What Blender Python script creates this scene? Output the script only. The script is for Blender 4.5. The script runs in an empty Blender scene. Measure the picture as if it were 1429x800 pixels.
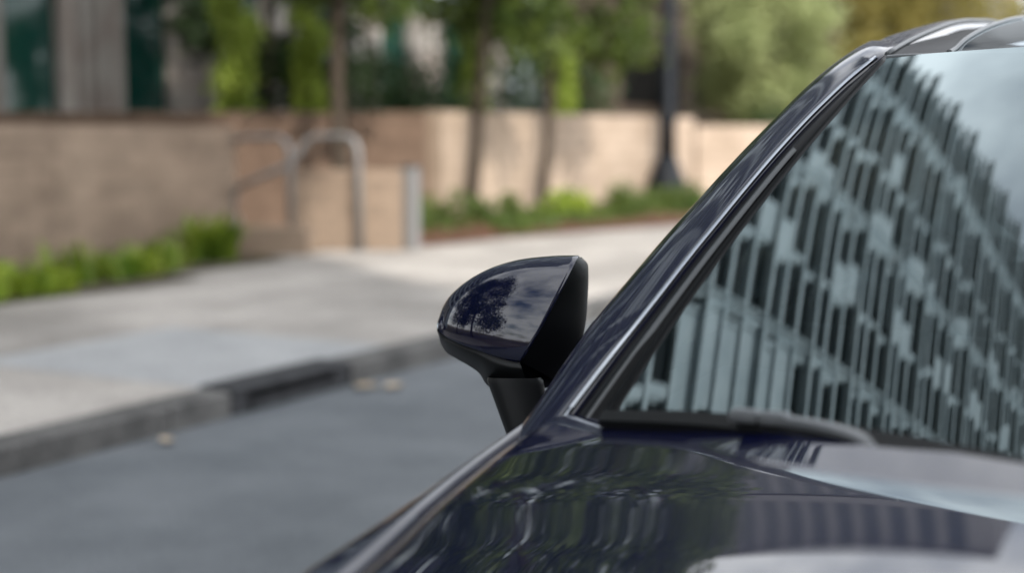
import bpy, bmesh, math, random
import numpy as np
from mathutils import Vector, Matrix, noise as mnoise
R = math.radians
random.seed(7); rng = np.random.default_rng(7)
sc = bpy.context.scene
C = sc.collection
# ------------------------------------------------------------------ camera
cam = bpy.data.cameras.new('camera'); co = bpy.data.objects.new('camera', cam); C.objects.link(co)
co.location = (0, 0, 1.28)
co.rotation_euler = (R(90-6.04), 0, R(28.7))
cam.lens = 50; cam.sensor_width = 36; cam.clip_start = .05; cam.clip_end = 3000
cam.dof.use_dof = True; cam.dof.focus_distance = 2.12; cam.dof.aperture_fstop = 1.65
cam.dof.aperture_blades = 9
sc.camera = co
# ------------------------------------------------------------------ sky and sun
sun_dir = Vector((.62, -.48, .62)).normalized()
w = bpy.data.worlds.new('World'); sc.world = w; w.use_nodes = True
nt = w.node_tree; nt.nodes.clear()
def N(nt, t, **kw):
    n = nt.nodes.new(t)
    for k, v in kw.items():
        if k in n.inputs: n.inputs[k].default_value = v
        else: setattr(n, k, v)
    return n
sky = N(nt, 'ShaderNodeTexSky', sky_type='NISHITA', sun_disc=False, altitude=50, air_density=1.0, dust_density=1.4)
sky.sun_elevation = math.asin(sun_dir.z); sky.sun_rotation = math.atan2(sun_dir.x, sun_dir.y)
tc = N(nt, 'ShaderNodeTexCoord'); sx = N(nt, 'ShaderNodeSeparateXYZ')
nt.links.new(tc.outputs['Generated'], sx.inputs[0])
za = N(nt, 'ShaderNodeMath', operation='ADD'); za.inputs[1].default_value = .22; nt.links.new(sx.outputs[2], za.inputs[0])
zm = N(nt, 'ShaderNodeMath', operation='MAXIMUM'); zm.inputs[1].default_value = .12; nt.links.new(za.outputs[0], zm.inputs[0])
dx = N(nt, 'ShaderNodeMath', operation='DIVIDE'); dy = N(nt, 'ShaderNodeMath', operation='DIVIDE')
for d, k in ((dx, 0), (dy, 1)):
    nt.links.new(sx.outputs[k], d.inputs[0]); nt.links.new(zm.outputs[0], d.inputs[1])
cx = N(nt, 'ShaderNodeCombineXYZ'); nt.links.new(dx.outputs[0], cx.inputs[0]); nt.links.new(dy.outputs[0], cx.inputs[1])
nz = N(nt, 'ShaderNodeTexNoise', Scale=1.7, Detail=7.0, Roughness=.55, Distortion=.25); nt.links.new(cx.outputs[0], nz.inputs['Vector'])
rp = N(nt, 'ShaderNodeValToRGB'); rp.color_ramp.elements[0].position = .32; rp.color_ramp.elements[1].position = .54
nt.links.new(nz.outputs[0], rp.inputs[0])
mx = N(nt, 'ShaderNodeMix', data_type='RGBA'); nt.links.new(rp.outputs[0], mx.inputs[0])
nt.links.new(sky.outputs[0], mx.inputs[6]); mx.inputs[7].default_value = (14.0, 14.4, 14.9, 1)
bg = N(nt, 'ShaderNodeBackground', Strength=.12); nt.links.new(mx.outputs[2], bg.inputs[0])
wo = N(nt, 'ShaderNodeOutputWorld'); nt.links.new(bg.outputs[0], wo.inputs[0])
sl = bpy.data.lights.new('sun', 'SUN'); sl.energy = 3.1; sl.angle = R(.53); sl.color = (1, .95, .87)
so = bpy.data.objects.new('sun', sl); C.objects.link(so); so.rotation_euler = sun_dir.to_track_quat('Z', 'Y').to_euler()
vs = sc.view_settings
vs.view_transform = 'Standard'; vs.look = 'None'; vs.exposure = .74; vs.gamma = 1.0; vs.use_curve_mapping = False
sc.cycles.max_bounces = 10; sc.cycles.transparent_max_bounces = 16; sc.cycles.glossy_bounces = 6
sc.cycles.use_denoising = True
sc.cycles.sample_clamp_indirect = 6

# ------------------------------------------------------------------ helpers
def link(o, parent=None):
    C.objects.link(o)
    if parent is not None: o.parent = parent
    return o
def tag(o, label=None, cat=None, group=None, kind=None):
    if label: o['label'] = label
    if cat: o['category'] = cat
    if group: o['group'] = group
    if kind: o['kind'] = kind
    return o
def empty(name, loc=(0, 0, 0), rz=0):
    o = bpy.data.objects.new(name, None); o.location = loc; o.rotation_euler = (0, 0, rz); o.empty_display_size = .2
    return link(o)
def mesh(name, verts, faces, mat, parent=None, smooth=False, loc=None):
    me = bpy.data.meshes.new(name); me.from_pydata([tuple(v) for v in verts], [], faces); me.update()
    if mat: me.materials.append(mat)
    if smooth: me.polygons.foreach_set('use_smooth', [True]*len(me.polygons))
    o = bpy.data.objects.new(name, me)
    if loc is not None: o.location = loc
    return link(o, parent)
def again(o, parent=None, loc=None, rot=None, scale=None):
    c = o.copy(); C.objects.link(c)
    if parent is not None: c.parent = parent
    if loc is not None: c.location = loc
    if rot is not None: c.rotation_euler = rot
    if scale is not None: c.scale = scale
    return c
class MB:
    def __init__(s): s.v = []; s.f = []
    def add(s, verts, faces):
        k = len(s.v); s.v += [tuple(v) for v in verts]; s.f += [tuple(i+k for i in f) for f in faces]
    def box(s, x0, x1, y0, y1, z0, z1, ch=0, M=None):
        if ch:
            p = []
            for z, e in ((z0, ch), (z0+ch, 0), (z1-ch, 0), (z1, ch)):
                p += [(x0+e, y0+e, z), (x1-e, y0+e, z), (x1-e, y1-e, z), (x0+e, y1-e, z)]
            f = [(3, 2, 1, 0), (12, 13, 14, 15)]
            for k in range(3):
                for i in range(4): f.append((k*4+i, k*4+(i+1) % 4, k*4+4+(i+1) % 4, k*4+4+i))
        else:
            p = [(x, y, z) for z in (z0, z1) for x, y in ((x0, y0), (x1, y0), (x1, y1), (x0, y1))]
            f = [(3, 2, 1, 0), (4, 5, 6, 7)] + [(i, (i+1) % 4, 4+(i+1) % 4, 4+i) for i in range(4)]
        if M is not None: p = [M @ Vector(q) for q in p]
        s.add(p, f)
    def tube(s, pts, rad, n=10, cap=True):
        pts = [Vector(p) for p in pts]; m = len(pts)
        if not hasattr(rad, '__len__'): rad = [rad]*m
        ref = None; V = []
        for i, p in enumerate(pts):
            t = (pts[min(i+1, m-1)]-pts[max(i-1, 0)]).normalized()
            if ref is None:
                ref = Vector((0, 0, 1)) if abs(t.z) < .9 else Vector((1, 0, 0))
            a = t.cross(ref).normalized(); b = a.cross(t).normalized(); ref = b
            for k in range(n):
                q = 2*math.pi*k/n; V.append(p+(a*math.cos(q)+b*math.sin(q))*rad[i])
        F = [(i*n+k, i*n+(k+1) % n, (i+1)*n+(k+1) % n, (i+1)*n+k) for i in range(m-1) for k in range(n)]
        if cap: F += [tuple(range(n-1, -1, -1)), tuple(range((m-1)*n, m*n))]
        s.add(V, F)
    def lathe(s, prof, c=(0, 0, 0), n=20):
        V = [(c[0]+r*math.cos(2*math.pi*k/n), c[1]+r*math.sin(2*math.pi*k/n), c[2]+z) for r, z in prof for k in range(n)]
        m = len(prof)
        F = [(i*n+k, i*n+(k+1) % n, (i+1)*n+(k+1) % n, (i+1)*n+k) for i in range(m-1) for k in range(n)]
        F += [tuple(range(n-1, -1, -1)), tuple(range((m-1)*n, m*n))]
        s.add(V, F)
    def build(s, name, mat, parent=None, smooth=False, loc=None): return mesh(name, s.v, s.f, mat, parent, smooth, loc)
def sharpen(o, ang=35):
    bm = bmesh.new(); bm.from_mesh(o.data)
    for e in bm.edges:
        if len(e.link_faces) == 2 and e.calc_face_angle(0) > R(ang): e.smooth = False
    bm.to_mesh(o.data); bm.free(); return o
def grid(name, fn, us, vs_, mat, parent=None, mirror=False):
    V = [fn(u, v) for v in vs_ for u in us]; n = len(us)
    if mirror: V = [(-p[0], p[1], p[2]) for p in V]
    F = [(j*n+i, j*n+i+1, (j+1)*n+i+1, (j+1)*n+i) for j in range(len(vs_)-1) for i in range(n-1)]
    if mirror: F = [f[::-1] for f in F]
    return mesh(name, V, F, mat, parent, True)
def loft(name, sections, mat, parent=None, mirror=False):
    n = len(sections[0]); V = [p for s in sections for p in s]
    if mirror: V = [(-p[0], p[1], p[2]) for p in V]
    F = [(j*n+i, j*n+i+1, (j+1)*n+i+1, (j+1)*n+i) for j in range(len(sections)-1) for i in range(n-1)]
    if mirror: F = [f[::-1] for f in F]
    return mesh(name, V, F, mat, parent, True)
def itp(tab, x):                                       # smooth curve through (x, y) points, y may be a tuple
    xs = [t[0] for t in tab]; ys = [np.array(t[1], float) for t in tab]; n = len(xs)
    if x <= xs[0]: k = 0
    elif x >= xs[-1]: k = n-2
    else: k = max(i for i in range(n-1) if xs[i] <= x)
    def tan(i):
        if i == 0: return (ys[1]-ys[0])/(xs[1]-xs[0])
        if i == n-1: return (ys[-1]-ys[-2])/(xs[-1]-xs[-2])
        a = (ys[i]-ys[i-1])/(xs[i]-xs[i-1]); b = (ys[i+1]-ys[i])/(xs[i+1]-xs[i])
        h0 = xs[i]-xs[i-1]; h1 = xs[i+1]-xs[i]
        return (a*h1+b*h0)/(h0+h1)
    h = xs[k+1]-xs[k]; t = (x-xs[k])/h
    if t < 0: r = ys[k]+tan(k)*(x-xs[k])
    elif t > 1: r = ys[k+1]+tan(k+1)*(x-xs[k+1])
    else:
        r = (2*t**3-3*t*t+1)*ys[k]+(t**3-2*t*t+t)*h*tan(k)+(3*t*t-2*t**3)*ys[k+1]+(t**3-t*t)*h*tan(k+1)
    return float(r) if r.ndim == 0 else r
def lin(a, b, n): return [a+(b-a)*i/(n-1) for i in range(n)]
def lerp(a, b, t): return tuple(np.array(a)+(np.array(b)-np.array(a))*t)

# ------------------------------------------------------------------ materials
def pbr(name, col, rough=.6, metal=0, spec=.5, coat=0, noise=None, bump=None, var=0, trans=0):
    """noise = (scale, amount, second colour); bump = (scale, strength); var = per-object brightness spread"""
    m = bpy.data.materials.new(name); m.use_nodes = True; t = m.node_tree; b = t.nodes['Principled BSDF']
    b.inputs['Base Color'].default_value = (*col, 1); b.inputs['Roughness'].default_value = rough
    b.inputs['Metallic'].default_value = metal; b.inputs['Specular IOR Level'].default_value = spec
    if coat: b.inputs['Coat Weight'].default_value = coat; b.inputs['Coat Roughness'].default_value = .012; b.inputs['Coat IOR'].default_value = 1.60
    tcn = N(t, 'ShaderNodeNewGeometry'); src = None
    if noise:
        z = N(t, 'ShaderNodeTexNoise', Scale=noise[0], Detail=6.0, Roughness=.6); t.links.new(tcn.outputs['Position'], z.inputs['Vector'])
        r = N(t, 'ShaderNodeValToRGB'); r.color_ramp.elements[0].position = .5-.22/noise[1]*.5; r.color_ramp.elements[1].position = .5+.22/noise[1]*.5
        r.color_ramp.elements[0].color = (*col, 1); r.color_ramp.elements[1].color = (*noise[2], 1)
        t.links.new(z.outputs[0], r.inputs[0]); src = r.outputs[0]
        if len(noise) > 3:                             # finer second layer
            z2 = N(t, 'ShaderNodeTexNoise', Scale=noise[3], Detail=3.0); t.links.new(tcn.outputs['Position'], z2.inputs['Vector'])
            mr = N(t, 'ShaderNodeMapRange'); mr.inputs[1].default_value = .3; mr.inputs[2].default_value = .7; mr.inputs[3].default_value = .72; mr.inputs[4].default_value = 1.28
            t.links.new(z2.outputs[0], mr.inputs[0])
            mm = N(t, 'ShaderNodeMix', data_type='RGBA', blend_type='MULTIPLY'); mm.inputs[0].default_value = 1
            t.links.new(src, mm.inputs[6]); t.links.new(mr.outputs[0], mm.inputs[7]); src = mm.outputs[2]
    if var:
        oi = N(t, 'ShaderNodeObjectInfo'); mr = N(t, 'ShaderNodeMapRange'); mr.inputs[3].default_value = 1-var; mr.inputs[4].default_value = 1+var
        t.links.new(oi.outputs['Random'], mr.inputs[0])
        mm = N(t, 'ShaderNodeMix', data_type='RGBA', blend_type='MULTIPLY'); mm.inputs[0].default_value = 1
        if src: t.links.new(src, mm.inputs[6])
        else: mm.inputs[6].default_value = (*col, 1)
        t.links.new(mr.outputs[0], mm.inputs[7]); src = mm.outputs[2]
    if src: t.links.new(src, b.inputs['Base Color'])
    if bump:
        z = N(t, 'ShaderNodeTexNoise', Scale=bump[0], Detail=4.0); t.links.new(tcn.outputs['Position'], z.inputs['Vector'])
        bp = N(t, 'ShaderNodeBump', Strength=bump[1], Distance=.01); t.links.new(z.outputs[0], bp.inputs['Height']); t.links.new(bp.outputs[0], b.inputs['Normal'])
    if trans:
        tr = N(t, 'ShaderNodeBsdfTranslucent'); ms = N(t, 'ShaderNodeMixShader'); ms.inputs[0].default_value = trans
        if src: t.links.new(src, tr.inputs[0])
        else: tr.inputs[0].default_value = (*col, 1)
        out = t.nodes['Material Output']
        t.links.new(b.outputs[0], ms.inputs[1]); t.links.new(tr.outputs[0], ms.inputs[2]); t.links.new(ms.outputs[0], out.inputs[0])
    return m
def glass_mat(name, tint, refl, f0, through=1.0, wobble=0):
    """thin pane: Schlick reflection over a tinted see-through layer"""
    m = bpy.data.materials.new(name); m.use_nodes = True; t = m.node_tree; t.nodes.clear()
    g = N(t, 'ShaderNodeNewGeometry'); d = N(t, 'ShaderNodeVectorMath', operation='DOT_PRODUCT')
    t.links.new(g.outputs['Normal'], d.inputs[0]); t.links.new(g.outputs['Incoming'], d.inputs[1])
    ab = N(t, 'ShaderNodeMath', operation='ABSOLUTE'); t.links.new(d.outputs['Value'], ab.inputs[0])
    om = N(t, 'ShaderNodeMath', operation='SUBTRACT'); om.inputs[0].default_value = 1; t.links.new(ab.outputs[0], om.inputs[1])
    pw = N(t, 'ShaderNodeMath', operation='POWER'); pw.inputs[1].default_value = 4.0; t.links.new(om.outputs[0], pw.inputs[0])
    mr = N(t, 'ShaderNodeMapRange'); mr.inputs[3].default_value = f0; mr.inputs[4].default_value = 1.0; t.links.new(pw.outputs[0], mr.inputs[0])
    tr = N(t, 'ShaderNodeBsdfTransparent'); tr.inputs[0].default_value = (*tint, 1)
    gl = N(t, 'ShaderNodeBsdfGlossy', Roughness=0.0); gl.inputs[0].default_value = (*refl, 1)
    if wobble:
        z = N(t, 'ShaderNodeTexNoise', Scale=wobble[0], Detail=1.0); t.links.new(g.outputs['Position'], z.inputs['Vector'])
        bp = N(t, 'ShaderNodeBump', Strength=wobble[1], Distance=.01); t.links.new(z.outputs[0], bp.inputs['Height']); t.links.new(bp.outputs[0], gl.inputs['Normal'])
    ms = N(t, 'ShaderNodeMixShader'); t.links.new(mr.outputs[0], ms.inputs[0]); t.links.new(tr.outputs[0], ms.inputs[1]); t.links.new(gl.outputs[0], ms.inputs[2])
    o = N(t, 'ShaderNodeOutputMaterial'); t.links.new(ms.outputs[0], o.inputs[0])
    return m
M = dict(
    paint=pbr('navy_paint', (.0009, .0015, .012), .4, 0, .03, 1.0, noise=(900, 1, (.0014, .0024, .019))),
    black_gloss=pbr('black_gloss', (.0025, .0025, .003), .35, 0, .12),
    black_plastic=pbr('black_plastic', (.0045, .005, .0055), .42, 0, .28, bump=(700, .12)),
    grey_plastic=pbr('grey_plastic', (.085, .09, .095), .35, 0, .5, bump=(700, .12)),
    rubber=pbr('rubber', (.03, .033, .035), .38, 0, .5),
    seal=pbr('seal_grey', (.04, .045, .048), .35, 0, .5),
    chrome=pbr('bright_trim', (.62, .64, .65), .18, 1.0),
    bright_edge=pbr('polished_edge', (.30, .32, .35), .10, 1.0),  # for the added highlight tube on the pillars
    alloy=pbr('alloy', (.4, .4, .42), .3, 1.0),
    interior=pbr('interior_dark', (.016, .017, .018), .75, bump=(500, .3)),
    dash=pbr('dash_pad', (.045, .052, .055), .65, bump=(600, .2)),
    lens=pbr('lamp_lens', (.35, .38, .40), .08, .2, .5, .8),
    amber=pbr('amber_lens', (.5, .16, .02), .1),
    windscreen=glass_mat('windscreen_glass', (.09, .115, .12), (.84, .97, 1.0), .18),
    side_glass=glass_mat('side_glass', (.30, .33, .33), (.9, .97, 1), .10),
    roof_glass=glass_mat('roof_glass', (.05, .055, .06), (.9, .97, 1), .09),
    mirror=pbr('mirror_silver', (.8, .82, .83), .02, 1.0),
    asphalt=pbr('asphalt', (.092, .101, .110), .8, 0, .35, noise=(.8, 1.1, (.140, .150, .160), 90), bump=(160, .6)),
    concrete=pbr('concrete_walk', (.235, .215, .195), .85, 0, .3, noise=(.9, 1.0, (.36, .33, .30), 40), bump=(90, .3), var=.09),
    new_concrete=pbr('newer_concrete', (.26, .26, .26), .85, 0, .3, noise=(2.0, .8, (.32, .32, .318), 50), bump=(90, .25), var=.03),
    kerb=pbr('kerb_stone', (.062, .06, .058), .85, 0, .3, noise=(4, .9, (.12, .115, .11), 50), bump=(80, .5), var=.12),
    dark_kerb=pbr('drain_kerb', (.024, .025, .027), .8, 0, .2, noise=(6, .8, (.045, .045, .048), 50), bump=(80, .5)),
    void=pbr('drain_dark', (.008, .008, .008), .95, 0, .1),
    soil=pbr('soil', (.06, .05, .035), .95, 0, .1, noise=(3, .7, (.10, .085, .055), 30), bump=(40, .8)),
    mulch=pbr('red_mulch', (.065, .036, .024), .95, 0, .1, noise=(6, .9, (.13, .066, .044), 60), bump=(60, 1.0)),
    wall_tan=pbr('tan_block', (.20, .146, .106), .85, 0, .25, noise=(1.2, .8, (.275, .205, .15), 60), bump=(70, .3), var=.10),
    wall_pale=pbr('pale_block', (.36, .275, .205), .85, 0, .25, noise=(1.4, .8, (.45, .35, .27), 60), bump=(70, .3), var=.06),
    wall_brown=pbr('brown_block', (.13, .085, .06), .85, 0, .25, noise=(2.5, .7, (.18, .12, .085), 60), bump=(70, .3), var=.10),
    mortar=pbr('mortar', (.17, .13, .10), .95, 0, .2),
    steel=pbr('brushed_steel', (.20, .195, .19), .5, .15, .5),
    lamp_paint=pbr('lamp_post_paint', (.005, .007, .011), .55, 0, .2),
    lamp_glass=pbr('lamp_glass', (.7, .7, .66), .3),
    facade=pbr('facade_panel', (.30, .35, .38), .6, 0, .4, noise=(.6, .7, (.38, .43, .46))),
    fin=pbr('facade_fin', (.38, .44, .48), .5, .0, .4, noise=(.9, .7, (.50, .56, .60))),
    fin_pink=pbr('facade_column', (.26, .215, .19), .7, 0, .3, noise=(1.3, .8, (.36, .335, .305)), var=.35),
    slot=pbr('slot_window', (.006, .010, .012), .3, 0, .15),
    green_glass=pbr('green_glass', (.008, .05, .04), .08, 0, .5, .3),
    garage=pbr('garage_concrete', (.075, .055, .042), .9, 0, .2, noise=(.5, .7, (.105, .08, .062), 8)),
    garage_void=pbr('garage_opening', (.006, .006, .006), .9, 0, .1),
    office=pbr('office_stone', (.34, .33, .32), .8, 0, .3, noise=(.4, .6, (.40, .39, .37))),
    office_dark=pbr('office_dark', (.15, .15, .16), .8, 0, .3, noise=(.4, .6, (.19, .19, .20))),
    office_glass=pbr('office_glass', (.02, .025, .03), .06, 0, .5, .5),
    bark=pbr('bark', (.045, .034, .025), .95, 0, .15, noise=(14, .8, (.085, .066, .05), 60), bump=(50, 1.0)),
    leaf_tree=pbr('tree_leaf', (.042, .072, .014), .5, 0, .35, noise=(2, .9, (.13, .175, .032)), trans=.4),
    leaf_dark=pbr('dark_leaf', (.022, .045, .012), .5, 0, .35, noise=(4, .8, (.045, .085, .02)), trans=.28),
    leaf_pale=pbr('pale_leaf', (.24, .28, .11), .6, 0, .3, noise=(1.6, .9, (.40, .43, .20)), trans=.45),
    leaf_gold=pbr('gold_leaf', (.20, .18, .045), .6, 0, .3, noise=(1.5, .9, (.36, .30, .09)), trans=.45),
    leaf_lime=pbr('lime_leaf', (.22, .30, .035), .5, 0, .35, noise=(5, .8, (.40, .48, .09)), trans=.45),
    strap=pbr('strap_leaf', (.13, .23, .02), .45, 0, .4, noise=(3, .9, (.33, .40, .05)), trans=.42, var=.3),
    cover=pbr('cover_leaf', (.05, .10, .018), .5, 0, .3, noise=(3, .8, (.14, .18, .04)), trans=.35),
    dry_leaf=pbr('dry_leaf', (.30, .24, .17), .7, 0, .3, noise=(40, .7, (.40, .33, .25))),
)

# ================================================================== THE SETTING
tag(mesh('ground', [(-700, -700, -.03), (700, -700, -.03), (700, 700, -.03), (-700, 700, -.03)], [(0, 1, 2, 3)], M['soil']), kind='structure')
def sheet(name, x0, x1, y0, y1, z, mat, nx=2, ny=2, bumpy=0):
    def f(u, v):
        return (u, v, z + (bumpy*mnoise.noise(Vector((u*.35, v*.35, 1.7))) if bumpy else 0))
    o = grid(name, f, lin(x0, x1, nx), lin(y0, y1, ny), mat); return tag(o, kind='structure')
sheet('road', -4.2, 9.2, -80, 260, 0.0, M['asphalt'], 14, 160, .006)
# sidewalk: joint bed below, slabs of its own on top
side = sheet('sidewalk', -8.6, -4.36, -20, 60, .085, M['mortar'])
def slab_mesh(w_, l_):
    b = MB(); b.box(-w_/2, w_/2, -l_/2, l_/2, -.10, .02, .006); return b
slab0 = {}
def slab(x0, x1, y0, y1, mat, key, z=.10):
    k = (round(x1-x0, 3), round(y1-y0, 3), key)
    loc = ((x0+x1)/2, (y0+y1)/2, z+random.uniform(-.0015, .0015))
    if k not in slab0:
        slab0[k] = slab_mesh(x1-x0-.012, y1-y0-.012).build('slab', mat, side, loc=loc)
    else: again(slab0[k], side, loc)
ys = [-4.0+1.55*i for i in range(24)]
ys[ys.index(min(ys, key=lambda q: abs(q-5.0)))] = 5.0; ys[ys.index(min(ys, key=lambda q: abs(q-6.55)))] = 6.55
for a, b in zip(ys[:-1], ys[1:]):
    for x0, x1 in ((-8.6, -7.35), (-7.35, -5.95), (-5.95, -4.36)):
        if x0 < -8 and b > 10.2: x0 = x0            # full width all along
        new = (a >= 4.99 and b <= 6.56 and x1 > -5)
        slab(x0, x1, a, b, M['new_concrete'] if new else M['concrete'], 'n' if new else 'c')
sheet('pavement', 9.4, 14.0, -80, 120, .12, M['concrete'], 6, 60, .004)
# kerb stones
kerb = sheet('kerb', -4.35, -4.22, -20, 60, .04, M['mortar'])
kb = None
y = -6.2
while y < 40:
    L = 1.2
    if abs(y-5.0) < .01: y = 5.95; continue
    if y < 5.0 < y+L+.2: L = 5.0-y
    if L > .1:
        b = MB(); b.box(-.09, .09, -L/2+.004, L/2-.004, -.14, .0, .014)
        if L == 1.2 and kb is not None: again(kb, kerb, (-4.29, y+L/2, .122+random.uniform(-.003, .003)))
        else:
            o = b.build('kerb_stone', M['kerb'], kerb, loc=(-4.29, y+L/2, .122))
            if L == 1.2: kb = o
    y += L
    if y > 4.99 and y < 5.01: y = 5.0
# storm drain in the kerb
dr = tag(empty('storm_drain', (-4.29, 5.475, 0)), 'dark cast storm drain inlet set into the kerb below the pale new slab', 'storm drain')
b = MB(); b.box(-.115, .09, -.465, .465, .085, .132, .012); b.build('lid', M['dark_kerb'], dr)
b = MB(); b.box(-.10, .085, -.465, -.34, -.05, .083, .008); b.build('end_block', M['dark_kerb'], dr)
b = MB(); b.box(-.10, .085, .34, .465, -.05, .083, .008); b.build('end_block', M['dark_kerb'], dr)
b = MB(); b.box(-.08, .04, -.338, .338, -.05, .082); b.build('throat', M['void'], dr)  # solid block, the inlet's inner shade given as black colour
b = MB(); b.box(.041, .10, -.33, .33, .004, .05, .008); b.build('sill', M['dark_kerb'], dr)
# planted ground behind the walls and the beds
sheet('lawn', -60, -8.62, -60, 120, .105, M['soil'], 20, 40, .02)
# mulch bed (right) as a gently mounded sheet
def mul(u, v):
    yy = 12.6+u*9.6; x0 = itp([(12.6, -8.0), (14.5, -7.75), (17, -7.1), (20, -6.75), (22.2, -6.7)], yy); x1 = -9.25
    return (x0+(x1-x0)*v, yy, .128+.13*math.sin(math.pi*min(1, v*1.2)*.5)*min(1, u*12)+.03*mnoise.noise(Vector((yy*2, v*4, 0)))*min(1, v*6))
tag(grid('planting_bed', mul, lin(0, 1, 50), lin(0, 1, 14), M['mulch']), kind='structure')

# ---------------------------------------------------------------- walls of single blocks
def block_wall(name, label, p0, p1, z0, z1, thick, bl, bh, mat, coping=0, cap_mat=None, piers=0, gap=.006):
    p0 = Vector((*p0, 0)); p1 = Vector((*p1, 0)); L = (p1-p0).length; d = (p1-p0)/L
    t = tag(empty(name, (p0.x, p0.y, z0), math.atan2(d.y, d.x)), label, 'wall')
    H = z1-z0-coping
    b = MB(); b.box(.01, L-.01, -thick/2+.012, thick/2-.012, -.1, H-.004); b.build('core', M['mortar'], t)
    nr = max(1, round(H/bh)); h = H/nr; nc = max(1, round(L/bl)); l = L/nc
    protos = {}
    for r in range(nr):
        xs = [0]+[l*(i+.5*(r % 2)) for i in range(1-(r % 2), nc+1) if .06 < l*(i+.5*(r % 2)) < L-.06]+[L]
        for a, c in zip(xs[:-1], xs[1:]):
            k = round(c-a, 3)
            loc = ((a+c)/2, random.uniform(-.0035, .0035), r*h+h/2)
            if k not in protos:
                b = MB(); b.box(-(c-a)/2+gap/2, (c-a)/2-gap/2, -thick/2, thick/2, -h/2+gap/2, h/2-gap/2, .004)
                protos[k] = b.build('block', mat, t, loc=loc)
            else: again(protos[k], t, loc)
    if coping:
        n = max(1, round(L/.9)); l = L/n; p = None
        for i in range(n):
            loc = (l*(i+.5), 0, H+.002)
            if p is None:
                b = MB(); b.box(-l/2+.003, l/2-.003, -thick/2-.03, thick/2+.03, 0, coping, .008); p = b.build('coping_stone', cap_mat or mat, t, loc=loc)
            else: again(p, t, loc)
    return t
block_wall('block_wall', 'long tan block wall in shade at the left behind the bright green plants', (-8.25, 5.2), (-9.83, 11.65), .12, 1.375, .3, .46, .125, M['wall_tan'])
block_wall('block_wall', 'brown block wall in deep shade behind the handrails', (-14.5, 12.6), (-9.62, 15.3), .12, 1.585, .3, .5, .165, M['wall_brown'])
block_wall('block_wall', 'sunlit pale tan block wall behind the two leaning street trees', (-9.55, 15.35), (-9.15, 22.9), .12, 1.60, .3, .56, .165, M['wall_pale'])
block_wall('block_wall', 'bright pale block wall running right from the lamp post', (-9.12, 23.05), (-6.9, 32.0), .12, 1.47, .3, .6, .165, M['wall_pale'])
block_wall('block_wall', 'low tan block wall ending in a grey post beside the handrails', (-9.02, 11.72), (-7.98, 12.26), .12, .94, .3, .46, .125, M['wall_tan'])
block_wall('stair_kerb_wall', 'knee high block plinth at the foot of the handrails', (-9.35, 10.85), (-8.45, 11.3), .12, .40, .26, .46, .14, M['wall_tan'])
pp = tag(empty('bollard', (-7.93, 12.30, .12)), 'square grey metal post at the end of the low wall', 'post')
b = MB(); b.box(-.075, .075, -.075, .075, 0, .84, .008); b.build('shaft', M['steel'], pp)
b = MB(); b.box(-.085, .085, -.085, .085, .842, .86, .005); b.build('top_plate', M['seal'], pp)
# steps between the walls
st = tag(empty('stairs', (-9.6, 11.9, .10), R(27)), 'short flight of concrete steps between tan walls', 'steps')
for i in range(4):
    b = MB(); b.box(-.3*(i+1)-.02, -.3*i, -.5, .62, 0, .16*(i+1), .01); b.build('step', M['concrete'], st)
# handrails
def arc_path(pts, r=.14, n=6):
    pts = [Vector(p) for p in pts]; out = [pts[0]]
    for a, p, c in zip(pts[:-2], pts[1:-1], pts[2:]):
        u = (a-p); v = (c-p); rr = min(r, u.length*.48, v.length*.48); A = p+u.normalized()*rr; B = p+v.normalized()*rr
        for i in range(n+1):
            t = i/n; out.append(A*(1-t)**2+p*2*t*(1-t)+B*t*t)
    return out+[pts[-1]]
def handrail(ends, label, base):
    t = tag(empty('handrail', base), label, 'handrail', 'bent tube handrails at the steps')
    b = MB(); b.tube([Vector(p)-Vector(base) for p in arc_path(ends, .2)], .031, 12); b.build('top_rail', M['steel'], t, True)
    return t
h1 = handrail([(-8.90, 11.58, .12), (-8.92, 11.61, 1.27), (-9.72, 11.66, 1.27), (-9.76, 11.62, .3)], 'bent grey tube handrail nearer the long left wall', (-8.90, 11.58, .12))
b = MB(); b.tube([Vector(p)-Vector((-8.90, 11.58, .12)) for p in arc_path([(-8.95, 11.60, .98), (-9.66, 11.64, .74), (-9.70, 11.60, .3)], .1)], .030, 12); b.build('lower_rail', M['steel'], h1, True)
h2 = handrail([(-8.17, 11.76, .12), (-8.20, 11.78, 1.28), (-8.90, 11.88, 1.28), (-9.03, 11.75, .95)], 'bent grey tube handrail in front of the low wall', (-8.17, 11.76, .12))
for h, p in ((h1, (0, 0, 0)), (h2, (0, 0, 0))):
    b = MB(); b.lathe([(.07, 0), (.07, .012), (.045, .022)], (0, 0, .001)); b.build('base_flange', M['steel'], h, loc=p)

# ---------------------------------------------------------------- lamp post
lp = tag(empty('lamp_post', (-10.35, 25.0, .12)), 'dark blue grey lamp post with a flared base in front of the pale wall', 'lamp post')
b = MB(); b.lathe([(.34, 0), (.34, .10), (.30, .16), (.27, .34), (.22, .44), (.16, .62), (.13, .72)]); b.build('base', M['lamp_paint'], lp, True)
b = MB(); b.lathe([(.12, .72), (.11, 1.2), (.125, 1.23), (.125, 1.30), (.10, 1.34), (.085, 6.2)]); b.build('shaft', M['lamp_paint'], lp, True)
b = MB(); b.tube(arc_path([(0, 0, 6.1), (0, 0, 6.7), (1.3, -.3, 6.85)], .4), .05, 10); b.build('arm', M['lamp_paint'], lp, True)
b = MB(); b.box(1.2, 1.75, -.46, -.2, 6.78, 6.92, .03); b.build('lamp_head', M['lamp_paint'], lp)
lp.location = (-8.78, 21.2, .22); lp.scale = (1.12, 1.12, 1.05)

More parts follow.
